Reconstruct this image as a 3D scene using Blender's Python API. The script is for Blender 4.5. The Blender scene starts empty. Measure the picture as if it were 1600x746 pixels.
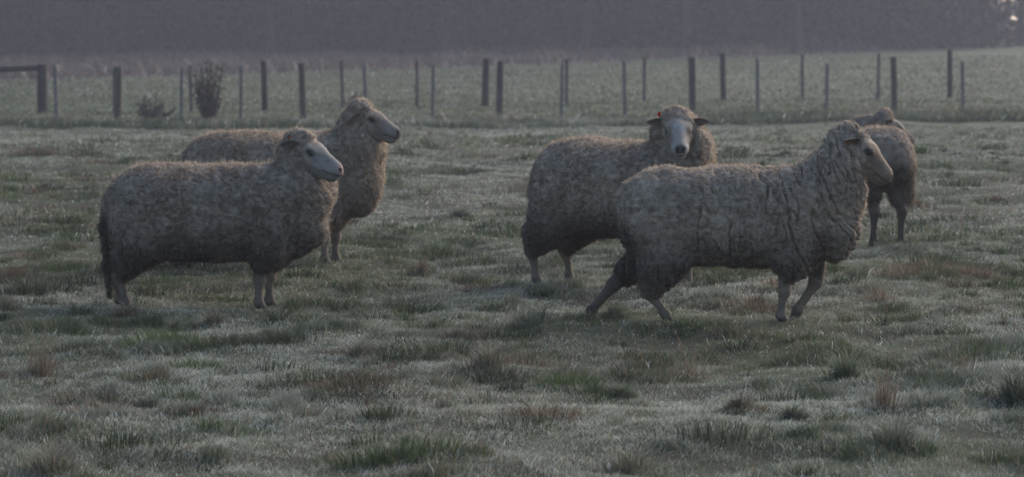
import bpy, math, random
import numpy as np
from mathutils import Vector, Matrix

rng = np.random.default_rng(11)
random.seed(5)
S = bpy.context.scene
COL = S.collection

# ------------------------------------------------------------------ camera
CAM_H = 1.5
FPX = 6000.0                                   # focal length in pixels of the 1600 px wide picture
PITCH = math.atan(353 / FPX)                   # horizon lies at y = 20
cam_d = bpy.data.cameras.new('camera')
cam_d.sensor_width = 36
cam_d.lens = 36 * FPX / 1600
cam_d.clip_start = 0.5
cam_d.clip_end = 9000
cam_d.dof.use_dof = True
cam_d.dof.focus_distance = 16.6
cam_d.dof.aperture_fstop = 7.5
cam = bpy.data.objects.new('camera', cam_d)
cam.location = (0, 0, CAM_H)
cam.rotation_euler = (math.pi / 2 - PITCH, 0, 0)
COL.objects.link(cam)
S.camera = cam

# ------------------------------------------------------------------ world, sun, exposure
SUN_EL = math.radians(24)
SUN_AZ = math.radians(42)                      # from straight ahead towards the right
w = bpy.data.worlds.new('World')
S.world = w
w.use_nodes = True
nt = w.node_tree
bg = nt.nodes['Background']
sky = nt.nodes.new('ShaderNodeTexSky')
sky.sky_type = 'NISHITA'
sky.sun_disc = False
sky.sun_elevation = SUN_EL
sky.sun_rotation = SUN_AZ
sky.air_density = 1.0
sky.dust_density = 1.5
sky.ozone_density = 1.5
nt.links.new(sky.outputs[0], bg.inputs[0])
bg.inputs[1].default_value = 0.055
sd = bpy.data.lights.new('sun', 'SUN')
sd.energy = 1.5
sd.angle = math.radians(60)
sd.color = (1.0, 0.91, 0.80)
sun = bpy.data.objects.new('sun', sd)
sdir = Vector((math.sin(SUN_AZ) * math.cos(SUN_EL), math.cos(SUN_AZ) * math.cos(SUN_EL), math.sin(SUN_EL)))
sun.rotation_euler = sdir.to_track_quat('Z', 'Y').to_euler()
sun.location = (20, 20, 30)
COL.objects.link(sun)
S.view_settings.view_transform = 'Standard'
S.view_settings.look = 'None'
S.view_settings.gamma = 1
S.view_settings.use_curve_mapping = False
S.view_settings.exposure = 1.86
S.render.engine = 'CYCLES'
S.cycles.use_denoising = True
S.cycles.denoising_prefilter = 'ACCURATE'
S.cycles.volume_bounces = 1
S.cycles.max_bounces = 6
S.cycles.transparent_max_bounces = 8

# ------------------------------------------------------------------ noise
def _h(i, seed):
    i = (i.astype(np.uint64) * np.uint64(0x9E3779B97F4A7C15) + np.uint64(seed * 7919 + 13))
    i ^= (i >> np.uint64(29)); i *= np.uint64(0xBF58476D1CE4E5B9); i ^= (i >> np.uint64(32))
    return (i & np.uint64(0xFFFFFF)).astype(np.float64) / 0xFFFFFF * 2 - 1

def noise2(x, y, seed=0):
    x = np.asarray(x, float) + 5000.0; y = np.asarray(y, float) + 5000.0
    xi = np.floor(x).astype(np.int64); yi = np.floor(y).astype(np.int64)
    fx = x - xi; fy = y - yi
    u = fx * fx * (3 - 2 * fx); v = fy * fy * (3 - 2 * fy)
    k = lambda a, b: _h(a * 73856 + b * 19349663, seed)
    return (k(xi, yi) * (1 - u) + k(xi + 1, yi) * u) * (1 - v) + (k(xi, yi + 1) * (1 - u) + k(xi + 1, yi + 1) * u) * v

def noise3(p, f, seed=0):
    q = p * f + 5000.0
    i = np.floor(q).astype(np.int64); t = q - i; t = t * t * (3 - 2 * t)
    r = 0
    for a in (0, 1):
        wa = t[:, 0] if a else 1 - t[:, 0]
        for b in (0, 1):
            wb = t[:, 1] if b else 1 - t[:, 1]
            for c in (0, 1):
                wc = t[:, 2] if c else 1 - t[:, 2]
                r = r + wa * wb * wc * _h((i[:, 0] + a) * 73856 + (i[:, 1] + b) * 19349663 + (i[:, 2] + c) * 83492791, seed)
    return r

def sstep(a, b, x):
    t = np.clip((x - a) / (b - a), 0, 1)
    return t * t * (3 - 2 * t)

# ------------------------------------------------------------------ ground shape
TROD = [(-1.58, 19.65, .62, .45), (-1.45, 23.3, .70, .45), (.52, 21.1, .50, .50), (.95, 18.8, .72, .45), (2.28, 24.5, .45, .50)]
def ground(x, y):
    x = np.asarray(x, float); y = np.asarray(y, float)
    near = 1 - sstep(60, 120, y)
    for cx, cy, rx, ry in TROD:                                # level standing ground
        near = near * sstep(.9, 1.7, np.hypot((x - cx) / rx, (y - cy) / ry))
    z = near * (0.035 * noise2(x * .45, y * .3, 1) + 0.034 * noise2(x * 1.7, y * 1.2, 2) + 0.020 * noise2(x * 4.3, y * 3.3, 3))
    z = z - 0.47 * sstep(38, 68, y)
    z = z + 0.08 * np.exp(-((y - .43 * x - 66) / 2.2) ** 2) * (0.5 + 0.5 * noise2(x * .35, y * .4, 4))
    z = z + (y > 90) * (np.clip(y - 90, 0, 90) / 90) * (0.016 * np.clip(x, -80, 80) + 0.17)
    z = z - 14 * sstep(230, 420, y)
    return z

def field_edge(x):
    """the far edge of the green field runs obliquely"""
    return np.clip(113 + 1.65 * (x + 15), 100, 174)

def hit(px, py):
    """the ground point seen at that pixel of the 1600 x 746 picture"""
    dx = (px - 800) / FPX; dz = -(py - 373) / FPX
    c, s = math.cos(PITCH), math.sin(PITCH)
    d = Vector((dx, c + dz * s, -s + dz * c))
    t = 1.5 / max(-d.z, 1e-4)
    for _ in range(30):
        g = float(ground(d.x * t, d.y * t))
        t = t + ((CAM_H + d.z * t) - g) / max(-d.z, 1e-4) * 0.7
    return Vector((d.x * t, d.y * t, float(ground(d.x * t, d.y * t))))

# ------------------------------------------------------------------ helpers
def tag(o, label=None, cat=None, group=None, kind=None):
    if label: o['label'] = label
    if cat: o['category'] = cat
    if group: o['group'] = group
    if kind: o['kind'] = kind
    return o

def mesh_np(name, V, F, mat, parent=None, col=None, smooth=False):
    """V (n,3), F (m,k) with k = 3 or 4, or a list of such arrays"""
    Fs = F if isinstance(F, list) else [F]
    me = bpy.data.meshes.new(name)
    me.vertices.add(len(V))
    me.vertices.foreach_set('co', np.ascontiguousarray(V, np.float32).ravel())
    nl = sum(f.size for f in Fs); npoly = sum(len(f) for f in Fs)
    me.loops.add(nl)
    me.loops.foreach_set('vertex_index', np.concatenate([f.ravel() for f in Fs]).astype(np.int32))
    me.polygons.add(npoly)
    tot = np.concatenate([np.full(len(f), f.shape[1]) for f in Fs])
    st = np.concatenate([[0], np.cumsum(tot)[:-1]])
    me.polygons.foreach_set('loop_start', st.astype(np.int32))
    if smooth:
        me.polygons.foreach_set('use_smooth', np.ones(npoly, bool))
    me.update(calc_edges=True)
    if col is not None:
        a = me.color_attributes.new('Col', 'FLOAT_COLOR', 'POINT')
        c = np.ones((len(V), 4), np.float32); c[:, :3] = col
        a.data.foreach_set('color', c.ravel())
    if mat: me.materials.append(mat)
    o = bpy.data.objects.new(name, me)
    COL.objects.link(o)
    if parent: o.parent = parent
    return o

def empty(name, loc, rz=0):
    o = bpy.data.objects.new(name, None)
    o.location = loc; o.rotation_euler = (0, 0, rz); o.empty_display_size = .1
    COL.objects.link(o)
    return o

def new_mat(name):
    m = bpy.data.materials.new(name); m.use_nodes = True
    return m, m.node_tree, m.node_tree.nodes['Principled BSDF']

def attr_mat(name, rough=.8, translucent=0.0, spec=.3, bump=None, mottle=None, sheen=0):
    m, t, b = new_mat(name)
    a = t.nodes.new('ShaderNodeAttribute'); a.attribute_name = 'Col'
    src = a.outputs['Color']
    tc = t.nodes.new('ShaderNodeTexCoord')
    if mottle:
        n = t.nodes.new('ShaderNodeTexNoise'); n.inputs['Scale'].default_value = mottle[0]; n.inputs['Detail'].default_value = 5
        t.links.new(tc.outputs['Object'], n.inputs['Vector'])
        r = t.nodes.new('ShaderNodeMapRange'); r.inputs[1].default_value = .3; r.inputs[2].default_value = .7
        r.inputs[3].default_value = 1 - mottle[1]; r.inputs[4].default_value = 1 + mottle[1]
        t.links.new(n.outputs[0], r.inputs[0])
        mx = t.nodes.new('ShaderNodeVectorMath'); mx.operation = 'SCALE'
        t.links.new(src, mx.inputs[0]); t.links.new(r.outputs[0], mx.inputs['Scale'])
        src = mx.outputs[0]
    t.links.new(src, b.inputs['Base Color'])
    b.inputs['Roughness'].default_value = rough
    b.inputs['Specular IOR Level'].default_value = spec
    if sheen:
        b.inputs['Sheen Weight'].default_value = sheen
        b.inputs['Sheen Roughness'].default_value = .5
    if bump:
        n = t.nodes.new('ShaderNodeTexNoise'); n.inputs['Scale'].default_value = bump[0]; n.inputs['Detail'].default_value = 4
        t.links.new(tc.outputs['Object'], n.inputs['Vector'])
        bp = t.nodes.new('ShaderNodeBump'); bp.inputs['Strength'].default_value = bump[1]; bp.inputs['Distance'].default_value = bump[2]
        t.links.new(n.outputs[0], bp.inputs['Height']); t.links.new(bp.outputs[0], b.inputs['Normal'])
    if translucent:
        tr = t.nodes.new('ShaderNodeBsdfTranslucent'); t.links.new(src, tr.inputs[0])
        mix = t.nodes.new('ShaderNodeMixShader'); mix.inputs[0].default_value = translucent
        t.links.new(b.outputs[0], mix.inputs[1]); t.links.new(tr.outputs[0], mix.inputs[2])
        t.links.new(mix.outputs[0], t.nodes['Material Output'].inputs['Surface'])
    return m

M_grass = attr_mat('frosted_grass', .55, .35, .35)
M_wool = attr_mat('fleece_wool', 1.0, 0, .05, bump=(110, .9, .012), mottle=(22, .16), sheen=.25)
M_fibre = attr_mat('wool_fibre', .9, .6, .1)
M_skin = attr_mat('short_hair', .8, 0, .2, bump=(260, .3, .002), mottle=(45, .12))
M_bark = attr_mat('bark', .95, 0, .1, bump=(30, .6, .02), mottle=(9, .35))
M_leaf = attr_mat('foliage', .7, .25, .2)
M_wood = attr_mat('weathered_timber', .9, 0, .15, bump=(40, .4, .01), mottle=(12, .3))

# ------------------------------------------------------------------ ground sheet
def build_ground():
    ys = [-60, -30, -12, -4, 0, 3, 5, 6.5, 7.5, 8.5, 9.2]
    y = 10.0
    while y < 42: ys.append(y); y += .06 + max(0, y - 22) * .004
    while y < 6000: ys.append(y); y *= 1.012 if y < 230 else 1.06
    ys = np.array(ys)
    u = np.linspace(-1, 1, 361)
    t = np.sign(u) * np.abs(u) ** 1.7
    hw = np.where(ys < 0, 60, 0) + 9 + 1.0 * np.abs(ys)
    X = t[None, :] * hw[:, None]; Y = np.repeat(ys[:, None], len(u), 1)
    Z = ground(X, Y)
    V = np.stack([X, Y, Z], -1).reshape(-1, 3)
    n, m = len(ys), len(u)
    a = (np.arange(n - 1)[:, None] * m + np.arange(m - 1)[None]).ravel()
    F = np.stack([a, a + 1, a + m + 1, a + m], 1)
    x, yy = V[:, 0], V[:, 1]
    # land cover: frosted pasture, greener far field, brown rough ground under the wood
    soil = np.array([.040, .042, .028])
    past = np.array([.043, .049, .032]); brown = np.array([.060, .048, .042]); green = np.array([.032, .045, .022])
    n1 = noise2(x * .9, yy * .5, 20)[:, None] * .5 + noise2(x * .2, yy * .12, 21)[:, None] * .5
    c = soil + 0 * V
    fa = sstep(40, 75, yy)[:, None]
    c = c * (1 - fa) + past * (1 + .25 * n1) * fa
    fb = sstep(66, 72, yy)[:, None]
    band = (.5 + .5 * noise2(x * .05, yy * .07, 22))[:, None]
    rgt = sstep(-12, 22, x)[:, None]
    c = c * (1 - fb) + (green * band + past * (1 - band)) * (1 + .35 * n1 + .35 * noise2(x * .12, yy * .35, 27)[:, None]) * (.85 + .55 * rgt) * fb
    fc = sstep(-3, 5, yy - field_edge(x))[:, None]
    c = c * (1 - fc) + brown * (1 + .3 * n1) * fc
    m, t, b = new_mat('pasture_soil')
    at = t.nodes.new('ShaderNodeAttribute'); at.attribute_name = 'Col'
    tc = t.nodes.new('ShaderNodeTexCoord')
    n_ = t.nodes.new('ShaderNodeTexNoise'); n_.inputs['Scale'].default_value = 1.6; n_.inputs['Detail'].default_value = 8
    t.links.new(tc.outputs['Object'], n_.inputs['Vector'])
    r = t.nodes.new('ShaderNodeMapRange'); r.inputs[1].default_value = .3; r.inputs[2].default_value = .7
    r.inputs[3].default_value = .7; r.inputs[4].default_value = 1.35
    t.links.new(n_.outputs[0], r.inputs[0])
    mx = t.nodes.new('ShaderNodeVectorMath'); mx.operation = 'SCALE'
    t.links.new(at.outputs['Color'], mx.inputs[0]); t.links.new(r.outputs[0], mx.inputs['Scale'])
    t.links.new(mx.outputs[0], b.inputs['Base Color'])
    b.inputs['Roughness'].default_value = .95; b.inputs['Specular IOR Level'].default_value = .1
    o = mesh_np('ground', V, F, m, col=c, smooth=True)
    tag(o, kind='structure')
build_ground()

# ------------------------------------------------------------------ blades
def blades(P, L, W, lean, az, cb, ct, droop=.18, tipw=.0):
    """grass blades: base points P, length L, width W, lean angle, azimuth, base and tip colours"""
    n = len(P)
    d = np.stack([np.cos(az), np.sin(az), np.zeros(n)], 1)
    s = rng.uniform(0, 2 * np.pi, n)
    side = np.stack([np.cos(s), np.sin(s), np.zeros(n)], 1) * (W / 2)[:, None]
    sl, cl = np.sin(lean)[:, None], np.cos(lean)[:, None]
    up = np.array([0, 0, 1.0])
    m1 = P + (d * sl * .38 + up * cl * .55) * L[:, None]
    tip = P + (d * (sl * 1.0 + droop) + up * (cl * (1.0 - droop * .45))) * L[:, None]
    V = np.stack([P - side, P + side, m1 + side * .8, m1 - side * .8, tip], 1).reshape(-1, 3)
    b = np.arange(n) * 5
    Q = np.stack([b, b + 1, b + 2, b + 3], 1); T = np.stack([b + 3, b + 2, b + 4], 1)
    cm = cb * .5 + ct * .5
    C = np.stack([cb, cb, cm, cm, ct], 1).reshape(-1, 3)
    return V, Q, T, C

def cat(parts):
    V, Q, T, C, o = [], [], [], [], 0
    for v, q, t, c in parts:
        V.append(v); Q.append(q + o); T.append(t + o); C.append(c); o += len(v)
    return np.concatenate(V), [np.concatenate(Q), np.concatenate(T)], np.concatenate(C)

GREEN = np.array([.066, .090, .028]); DARKG = np.array([.035, .055, .024])
STRAW = np.array([.20, .155, .105]); RUST = np.array([.12, .080, .055])
FROST = np.array([.64, .65, .62])

def grass_zone(y0, y1, dens, wmul, lmul, halfk=.21, extra=1.2, lush=0):
    n = int(dens * ((halfk * 2) * (y1 ** 2 - y0 ** 2) / 2 + 2 * extra * (y1 - y0)))
    y = np.sqrt(rng.uniform(y0 ** 2, y1 ** 2, n))
    x = rng.uniform(-1, 1, n) * (halfk * y + extra)
    # clumping
    tus = noise2(x * 3.8, y * 2.1, 31) * .55 + noise2(x * 8.0, y * 4.8, 32) * .55
    open_ = noise2(x * .8, y * .55, 33)
    fine = noise2(x * 11, y * 8, 34)
    tall = np.maximum(sstep(.18, .62, tus + .15 * fine), lush)
    keep = rng.uniform(0, 1, n) < .55 + .45 * sstep(-.6, .2, tus + .5 * fine)
    keep &= y < field_edge(x) - 2
    if lush >= 1: keep &= (y - .43 * x > 64.8 + 1.2 * noise2(x * .45, y * .02, 45)) & (y - .43 * x < 68.8 + 1.5 * noise2(x * .5, y * .02, 46)) & (rng.uniform(0, 1, n) < .75)
    x, y, tus, open_, fine, tall = (q[keep] for q in (x, y, tus, open_, fine, tall)); n = len(x)
    P = np.stack([x, y, ground(x, y) - .004], 1)
    L = (.017 + .014 * rng.uniform(0, 1, n) ** 2 + .007 * fine + .044 * tall * rng.uniform(.5, 1.2, n)) * lmul
    L = np.clip(L, .012, 1)
    dry = (rng.uniform(0, 1, n) < .08 + .20 * 1.0 * sstep(.1, .7, noise2(x * .6, y * .45, 36) + .35 * noise2(x * 3, y * 2, 37)))
    lng = dry & (rng.uniform(0, 1, n) < .12); L = np.where(lng, L * 1.6, L)
    W = (.0022 + .0018 * rng.uniform(0, 1, n)) * wmul
    lean = rng.uniform(0.05, .95, n) * (1 - .35 * tall)
    az = rng.uniform(0, 2 * np.pi, n)
    az = np.where(rng.uniform(0, 1, n) < .35, .5 + .8 * noise2(x * .7, y * .7, 39), az)
    g = (GREEN * (1 - tall[:, None]) + DARKG * tall[:, None]) * rng.uniform(.7, 1.35, n)[:, None]
    warm = (noise2(x * .35, y * .3, 41) * .12)[:, None]
    g = g * np.array([1, 1, 1]) + g * warm * np.array([1.2, .4, 0])
    s = STRAW * rng.uniform(.5, 1.2, n)[:, None]; s = np.where((rng.uniform(0, 1, n) < .4)[:, None], RUST * 1.2, s)
    cb = np.where(dry[:, None], s, g)
    big = noise2(x * .28, y * .16, 44)
    keepf = 1 - .84 * sstep(64, 72, y)
    fr = keepf * np.clip(.66 + .45 * open_ + .30 * big - .55 * tall + .28 * fine, .04, 1) * rng.uniform(.35, 1.15, n)
    fr = np.clip(fr * np.where(lng, .1, np.where(dry, .45, 1)), 0, 1)[:, None]
    ct = cb * (1 - fr) + FROST * fr
    glint = rng.uniform(0, 1, n) < .03 * (1 - .7 * tall)
    W = np.where(glint, W * 1.35, W)
    ct = np.where(glint[:, None], np.array([.88, .89, .9]), ct)
    cb = cb * (1 - .25 * fr) + FROST * .25 * fr
    return blades(P, L, W, lean, az, cb, ct)

DENS = 1.0
parts = [grass_zone(10.8, 17, 11000 * DENS, .9, 1.0), grass_zone(17, 25, 6500 * DENS, 1.15, 1.0),
         grass_zone(25, 42, 1300 * DENS, 2.2, 1.05), grass_zone(42, 66, 330 * DENS, 4.2, 1.2),
         grass_zone(58, 78, 700 * DENS, 6, 2.6, lush=1.0),
         grass_zone(70, 88, 110 * DENS, 7, 1.4, lush=.2), grass_zone(88, 150, 26 * DENS, 12, 1.6, lush=.2)]

def tussocks(y0, y1, per_m2, nb, wmul, seed):
    """ragged little tussocks strewn through the turf"""
    n = int(per_m2 * .21 * (y1 ** 2 - y0 ** 2) + per_m2 * 2.4 * (y1 - y0))
    y = np.sqrt(rng.uniform(y0 ** 2, y1 ** 2, n)); x = rng.uniform(-1, 1, n) * (.21 * y + 1.2)
    k = rng.uniform(-1, 1, n) < .30 * noise2(x * .6, y * .4, seed) + .35 * noise2(x * 1.7, y * 1.1, seed + 1) + .25
    x, y = x[k], y[k]; n = len(x)
    size = rng.gamma(1.9, .46, n).clip(.25, 2.8)
    cnt = (nb * size ** 1.3 * rng.uniform(.5, 1.3, n)).astype(int) + 4
    i = np.repeat(np.arange(n), cnt); m = len(i)
    dx = rng.normal(0, 1, m) * size[i] * .060 * rng.uniform(.7, 1.5, n)[i]; dy = rng.normal(0, 1, m) * size[i] * .045
    X, Y = x[i] + dx, y[i] + dy
    rr = np.hypot(dx, dy) / (size[i] * .06)
    P = np.stack([X, Y, ground(X, Y) - .004], 1)
    hh = (.040 + .032 * size) * rng.uniform(.75, 1.3, n)
    L = hh[i] * np.exp(-.28 * rr) * rng.uniform(.5, 1.15, m)
    lean = .10 + .32 * rr * rng.uniform(.3, 1.4, m)
    az = np.arctan2(dy, dx) + rng.normal(0, .8, m)
    kind = rng.uniform(0, 1, n) + .35 * noise2(x * .4, y * .3, seed + 2)
    base = np.where((kind < .50)[:, None], np.array([.024, .036, .013]), np.where((kind < .84)[:, None], np.array([.044, .068, .020]), np.array([.105, .074, .048])))
    base = base * rng.uniform(.65, 1.25, (n, 1))
    cb = base[i] * rng.uniform(.6, 1.4, (m, 1))
    fr = (rng.uniform(0, 1, m) ** 1.6 * np.clip(.02 + .26 * rng.uniform(0, 1, n), 0, 1)[i])[:, None]
    return blades(P, L, rng.uniform(.002, .0036, m) * wmul, lean, az, cb, cb * (1 - fr) + FROST * fr)
parts += [tussocks(10.8, 18, 11.0, 190, 1.0, 71), tussocks(18, 27, 9.5, 140, 1.4, 75), tussocks(27, 45, 5.5, 60, 2.8, 79), tussocks(45, 66, 1.0, 18, 5, 83)]
V, F, C = cat(parts)
g = mesh_np('grass', V, F, M_grass, col=C)
tag(g, 'short frosted pasture grass covering the paddock', 'grass', kind='stuff')
del V, F, C, parts

# ------------------------------------------------------------------ named tufts
def tuft(px, py, wpx, hpx, kind, label, group='grass tufts standing out of the pasture'):
    c = hit(px, py); s = FPX / c.y
    rx = wpx / s / 2; h = hpx / s
    n = int({'green': 2000, 'dark': 1700, 'dry': 520, 'mixed': 1500, 'stems': 90}[kind] * max(rx, .12) * 2.2)
    if kind == 'stems': n = 14
    m_ = max(2, int(rx / .05)); sub = rng.integers(0, m_, n)
    cx_ = rng.uniform(-.28, .28, m_) * rx; cy_ = rng.uniform(-.6, .6, m_) * min(rx, .16); hs_ = rng.uniform(.45, 1.25, m_)
    q1, q2 = rng.normal(0, .40, (2, n)); q1 *= rng.uniform(.5, 1.6, n)
    lx = cx_[sub] + q1 * rx * .8; ly = cy_[sub] + q2 * min(rx, .14)
    r = np.clip(np.hypot(q1, q2) * 1.3, 0, 1.4)
    gx, gy = c.x + lx, c.y + ly
    P = np.stack([lx, ly, ground(gx, gy) - c.z - .004], 1)
    L = 1.3 * h * hs_[sub] * (1.05 - .5 * r) * rng.uniform(.55, 1.15, n) * 1.1
    lean = .12 + .55 * r * rng.uniform(.3, 1.3, n)
    az = np.arctan2(q2, q1 + 1e-6) + rng.normal(0, .7, n)
    base = {'green': np.array([.050, .072, .028]), 'dark': np.array([.048, .062, .032]), 'dry': np.array([.125, .092, .066]),
            'mixed': np.array([.060, .068, .032]), 'stems': np.array([.10, .075, .055])}[kind]
    cb = base * rng.uniform(.65, 1.35, n)[:, None]
    if kind == 'mixed':
        cb = np.where((rng.uniform(0, 1, n) < .45)[:, None], np.array([.13, .095, .065]) * rng.uniform(.6, 1.2, n)[:, None], cb)
    fr = (rng.uniform(0, 1, n) * ({'dry': .12, 'stems': .05}.get(kind, .42)))[:, None]
    ct = cb * (1 - fr) + FROST * fr
    W = rng.uniform(.0022, .0042, n) * (.8 if kind in ('dry', 'stems') else 1.1) * max(1, c.y / 19)
    dr = .12 if kind in ('dry', 'stems') else .32
    v, q, t, cc = blades(P, L, W, lean * (.5 if kind in ('dry', 'stems') else 1), az, cb, ct, droop=dr)
    o = mesh_np({'dry': 'dry_grass_clump', 'stems': 'dry_weed'}.get(kind, 'grass_tuft'), v, [q, t], M_grass, col=cc)
    o.location = c
    tag(o, label, 'dry grass' if kind in ('dry', 'stems') else 'grass tuft', group)

TUFTS = [
 (478, 424, 120, 26, 'green', 'bright green grass tuft behind the front leg of the leftmost sheep'),
 (206, 492, 70, 24, 'mixed', 'green tuft growing over the hind hooves of the leftmost sheep'),
 (62, 588, 62, 66, 'dry', 'tall brown dry grass clump near the left edge below the leftmost sheep'),
 (232, 642, 50, 38, 'dark', 'small dark pointed tuft on the lower left, right of the tall brown clump'),
 (275, 523, 22, 26, 'dark', 'little dark tuft just below the belly of the leftmost sheep'),
 (95, 738, 130, 50, 'mixed', 'wide dull tuft in the bottom left corner of the pasture'),
 (335, 505, 60, 20, 'mixed', 'low mixed tuft between the legs of the leftmost sheep and the foreground'),
 (660, 432, 26, 36, 'dry', 'short upright brown clump in the open gap between the two pairs of sheep'),
 (815, 512, 150, 34, 'dark', 'broad dark tuft left of the walking sheep and its trailing hind hoof'),
 (772, 578, 95, 46, 'mixed', 'brown and green tuft in front of the broad dark tuft'),
 (838, 608, 95, 24, 'green', 'low rounded green tuft in the middle foreground'),
 (715, 528, 60, 24, 'mixed', 'small tuft at the left end of the broad dark tuft'),
 (970, 498, 60, 24, 'green', 'green tuft between the two hind legs of the walking sheep'),
 (975, 626, 62, 30, 'green', 'fresh green tuft right of the low rounded one in the middle foreground'),
 (1078, 592, 100, 46, 'dry', 'reddish dry stalks below the belly of the walking sheep'),
 (1328, 590, 70, 42, 'green', 'yellowish green tuft in the right foreground'),
 (1385, 695, 120, 48, 'dark', 'dark green tuft near the bottom right'),
 (1592, 632, 80, 48, 'dark', 'dark green tuft cut by the right edge of the frame'),
 (1238, 655, 60, 26, 'dark', 'small dark tuft left of the dark one near the bottom right'),
 (980, 738, 120, 44, 'mixed', 'large dull green tuft at the bottom edge right of centre'),
 (1390, 640, 70, 56, 'dry', 'brown stalks rising behind the dark tuft near the bottom right'),
 (1375, 470, 80, 24, 'dry', 'faint brown clump on the right between walking sheep and grazing flock mate'),
 (1525, 392, 34, 14, 'dark', 'small dark tuft right of the distant sheep'),
 (1500, 490, 70, 22, 'mixed', 'low mixed tuft in the right middle ground'),
 (720, 338, 46, 12, 'dark', 'distant dark tuft between the two pairs of sheep'),
 (612, 376, 50, 12, 'dark', 'distant dark tuft just right of the rear left sheep'),
 (1585, 520, 60, 150, 'stems', 'tall thin dry stems by the right edge of the frame'),
 (1068, 560, 40, 78, 'stems', 'sparse thin stalks under the walking sheep'),
 (660, 700, 60, 60, 'stems', 'sparse thin stalks at the bottom left of centre'),
 (1000, 590, 50, 60, 'stems', 'thin dark stalks left of the reddish dry ones'),
 (1150, 640, 60, 46, 'mixed', 'mixed brown and green tuft in the right centre foreground'),
 (560, 560, 60, 34, 'mixed', 'mixed tuft in the left centre foreground'),
]
for a in TUFTS: tuft(*a)

# ------------------------------------------------------------------ fences
def post_mesh(name, w_, h, parent, loc, col, round_=False, tilt=0, depth=.35):
    n = 10 if round_ else 4
    ang = np.arange(n) / n * 2 * np.pi + (math.pi / 4 if not round_ else 0)
    rr = (w_ / 2) * (1 if round_ else 1.414)
    V = []
    levels = [(-depth, 1.0), (0, 1.0), (h * .5, .97), (h - .02, .95), (h, .82)]
    for z, k in levels:
        for a in ang:
            V.append((math.cos(a) * rr * k * (1 + random.uniform(-.03, .03)) + tilt * z, math.sin(a) * rr * k, z))
    V.append((tilt * h, 0, h + .008))
    F4 = [[l * n + i, l * n + (i + 1) % n, (l + 1) * n + (i + 1) % n, (l + 1) * n + i] for l in range(len(levels) - 1) for i in range(n)]
    top = len(levels) - 1
    F3 = [[top * n + i, top * n + (i + 1) % n, len(V) - 1] for i in range(n)]
    V = np.array(V)
    c = np.array(col) * (1 + .12 * rng.normal(0, 1, (len(V), 1)))
    o = mesh_np(name, V, [np.array(F4), np.array(F3)], M_wood, parent, col=np.clip(c, .01, 1))
    o.location = loc
    return o

def tube(name, pts, r, mat, parent, col, n=5):
    pts = [Vector(p) for p in pts]
    V, F = [], []
    for i, p in enumerate(pts):
        d = (pts[min(i + 1, len(pts) - 1)] - pts[max(i - 1, 0)]).normalized()
        a = d.orthogonal().normalized(); b = d.cross(a)
        rr = r[i] if isinstance(r, (list, tuple)) else r
        for k in range(n):
            t = k / n * 2 * math.pi
            V.append(p + a * math.cos(t) * rr + b * math.sin(t) * rr)
    for i in range(len(pts) - 1):
        for k in range(n):
            F.append([i * n + k, i * n + (k + 1) % n, (i + 1) * n + (k + 1) % n, (i + 1) * n + k])
    V = np.array([list(v) for v in V])
    return mesh_np(name, V, np.array(F), mat, parent, col=np.repeat(np.array([col]), len(V), 0), smooth=True)

def fence(name, label, xs, ybase, D, top, first_post, colp, colb, thick, spec=None):
    """xs: pixel columns; ybase(x) picture row of the foot; every third is a post, the others thin battens"""
    root = None; tops = []
    for i, px in enumerate(xs):
        c, s = D(px), None
        X = (px - 800) / FPX * c / math.cos(PITCH)
        # drop below the camera so that the foot falls on the ground sheet
        z = float(ground(X, c))
        if root is None:
            root = empty(name, (X, c, z))
        loc = (X - root.location.x, c - root.location.y, z - root.location.z)
        h = top(px)
        if i % 3 == first_post:
            post_mesh('post', thick * random.uniform(.9, 1.15), h + random.uniform(-.02, .03), root, loc, colp, True, random.uniform(-.03, .03))
        else:
            post_mesh('batten', .055 * thick / .11, h - .03 + random.uniform(-.03, .02), root, loc, colb, False, random.uniform(-.03, .03), .05)
        tops.append(Vector(loc) + Vector((0, 0, h)))
    for f in (.25, .45, .65, .85):
        pts = [t - Vector((0, .06, (1 - f) * 1.1)) for t in tops]
        tube('wire', pts, .002, M_wood, root, (.10, .10, .10), 4)
    tag(root, label, 'fence')
    return root, tops

near_x = [-6 - 97 * 2, -6 - 97, -6, 90, 185, 284, 377, 475, 572, 676, 780, 877, 976, 1082, 1183, 1290, 1397, 1503, 1612, 1722, 1832]
# posts are the columns 185, 475, 780 ...
fence('post_and_wire_fence', 'nearer fence of weathered wooden posts with thin grey battens across the paddock edge', near_x, None,
      lambda px: 67.0 + 8.5 * (px / 1600), lambda px: 1.04 + .07 * (px / 1600), 1, (.060, .053, .048), (.11, .11, .11), .13)
far_x = [68, 180, 300, 415, 536, 652, 758, 885, 1006, 1130, 1253, 1371, 1483, 1610, 1730]
r2, tp = fence('post_and_rail_fence', 'farther fence of dark posts behind the first, ending in a thick corner post and rail', far_x, None,
      lambda px: 73.3 + 17.3 * (px / 1600), lambda px: .95 + .15 * (px / 1600), 0, (.026, .022, .024), (.075, .067, .067), .14)
# thick strainer post and its rail at the left end
st = post_mesh('strainer_post', .21, .98, r2, (0, -.02, 0), (.035, .030, .034), True)
for ch in list(r2.children):
    if ch.name.startswith('post') and abs(ch.location.x) < .05:
        bpy.data.objects.remove(ch)
tube('rail', [(-2.2, 0, .84), (-1.0, 0, .875), (-.06, 0, .91)], .055, M_wood, r2, (.035, .03, .034), 8)
post_mesh('strainer_post', .19, .95, r2, (-2.25, 0, 0), (.035, .030, .034), True)

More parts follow.
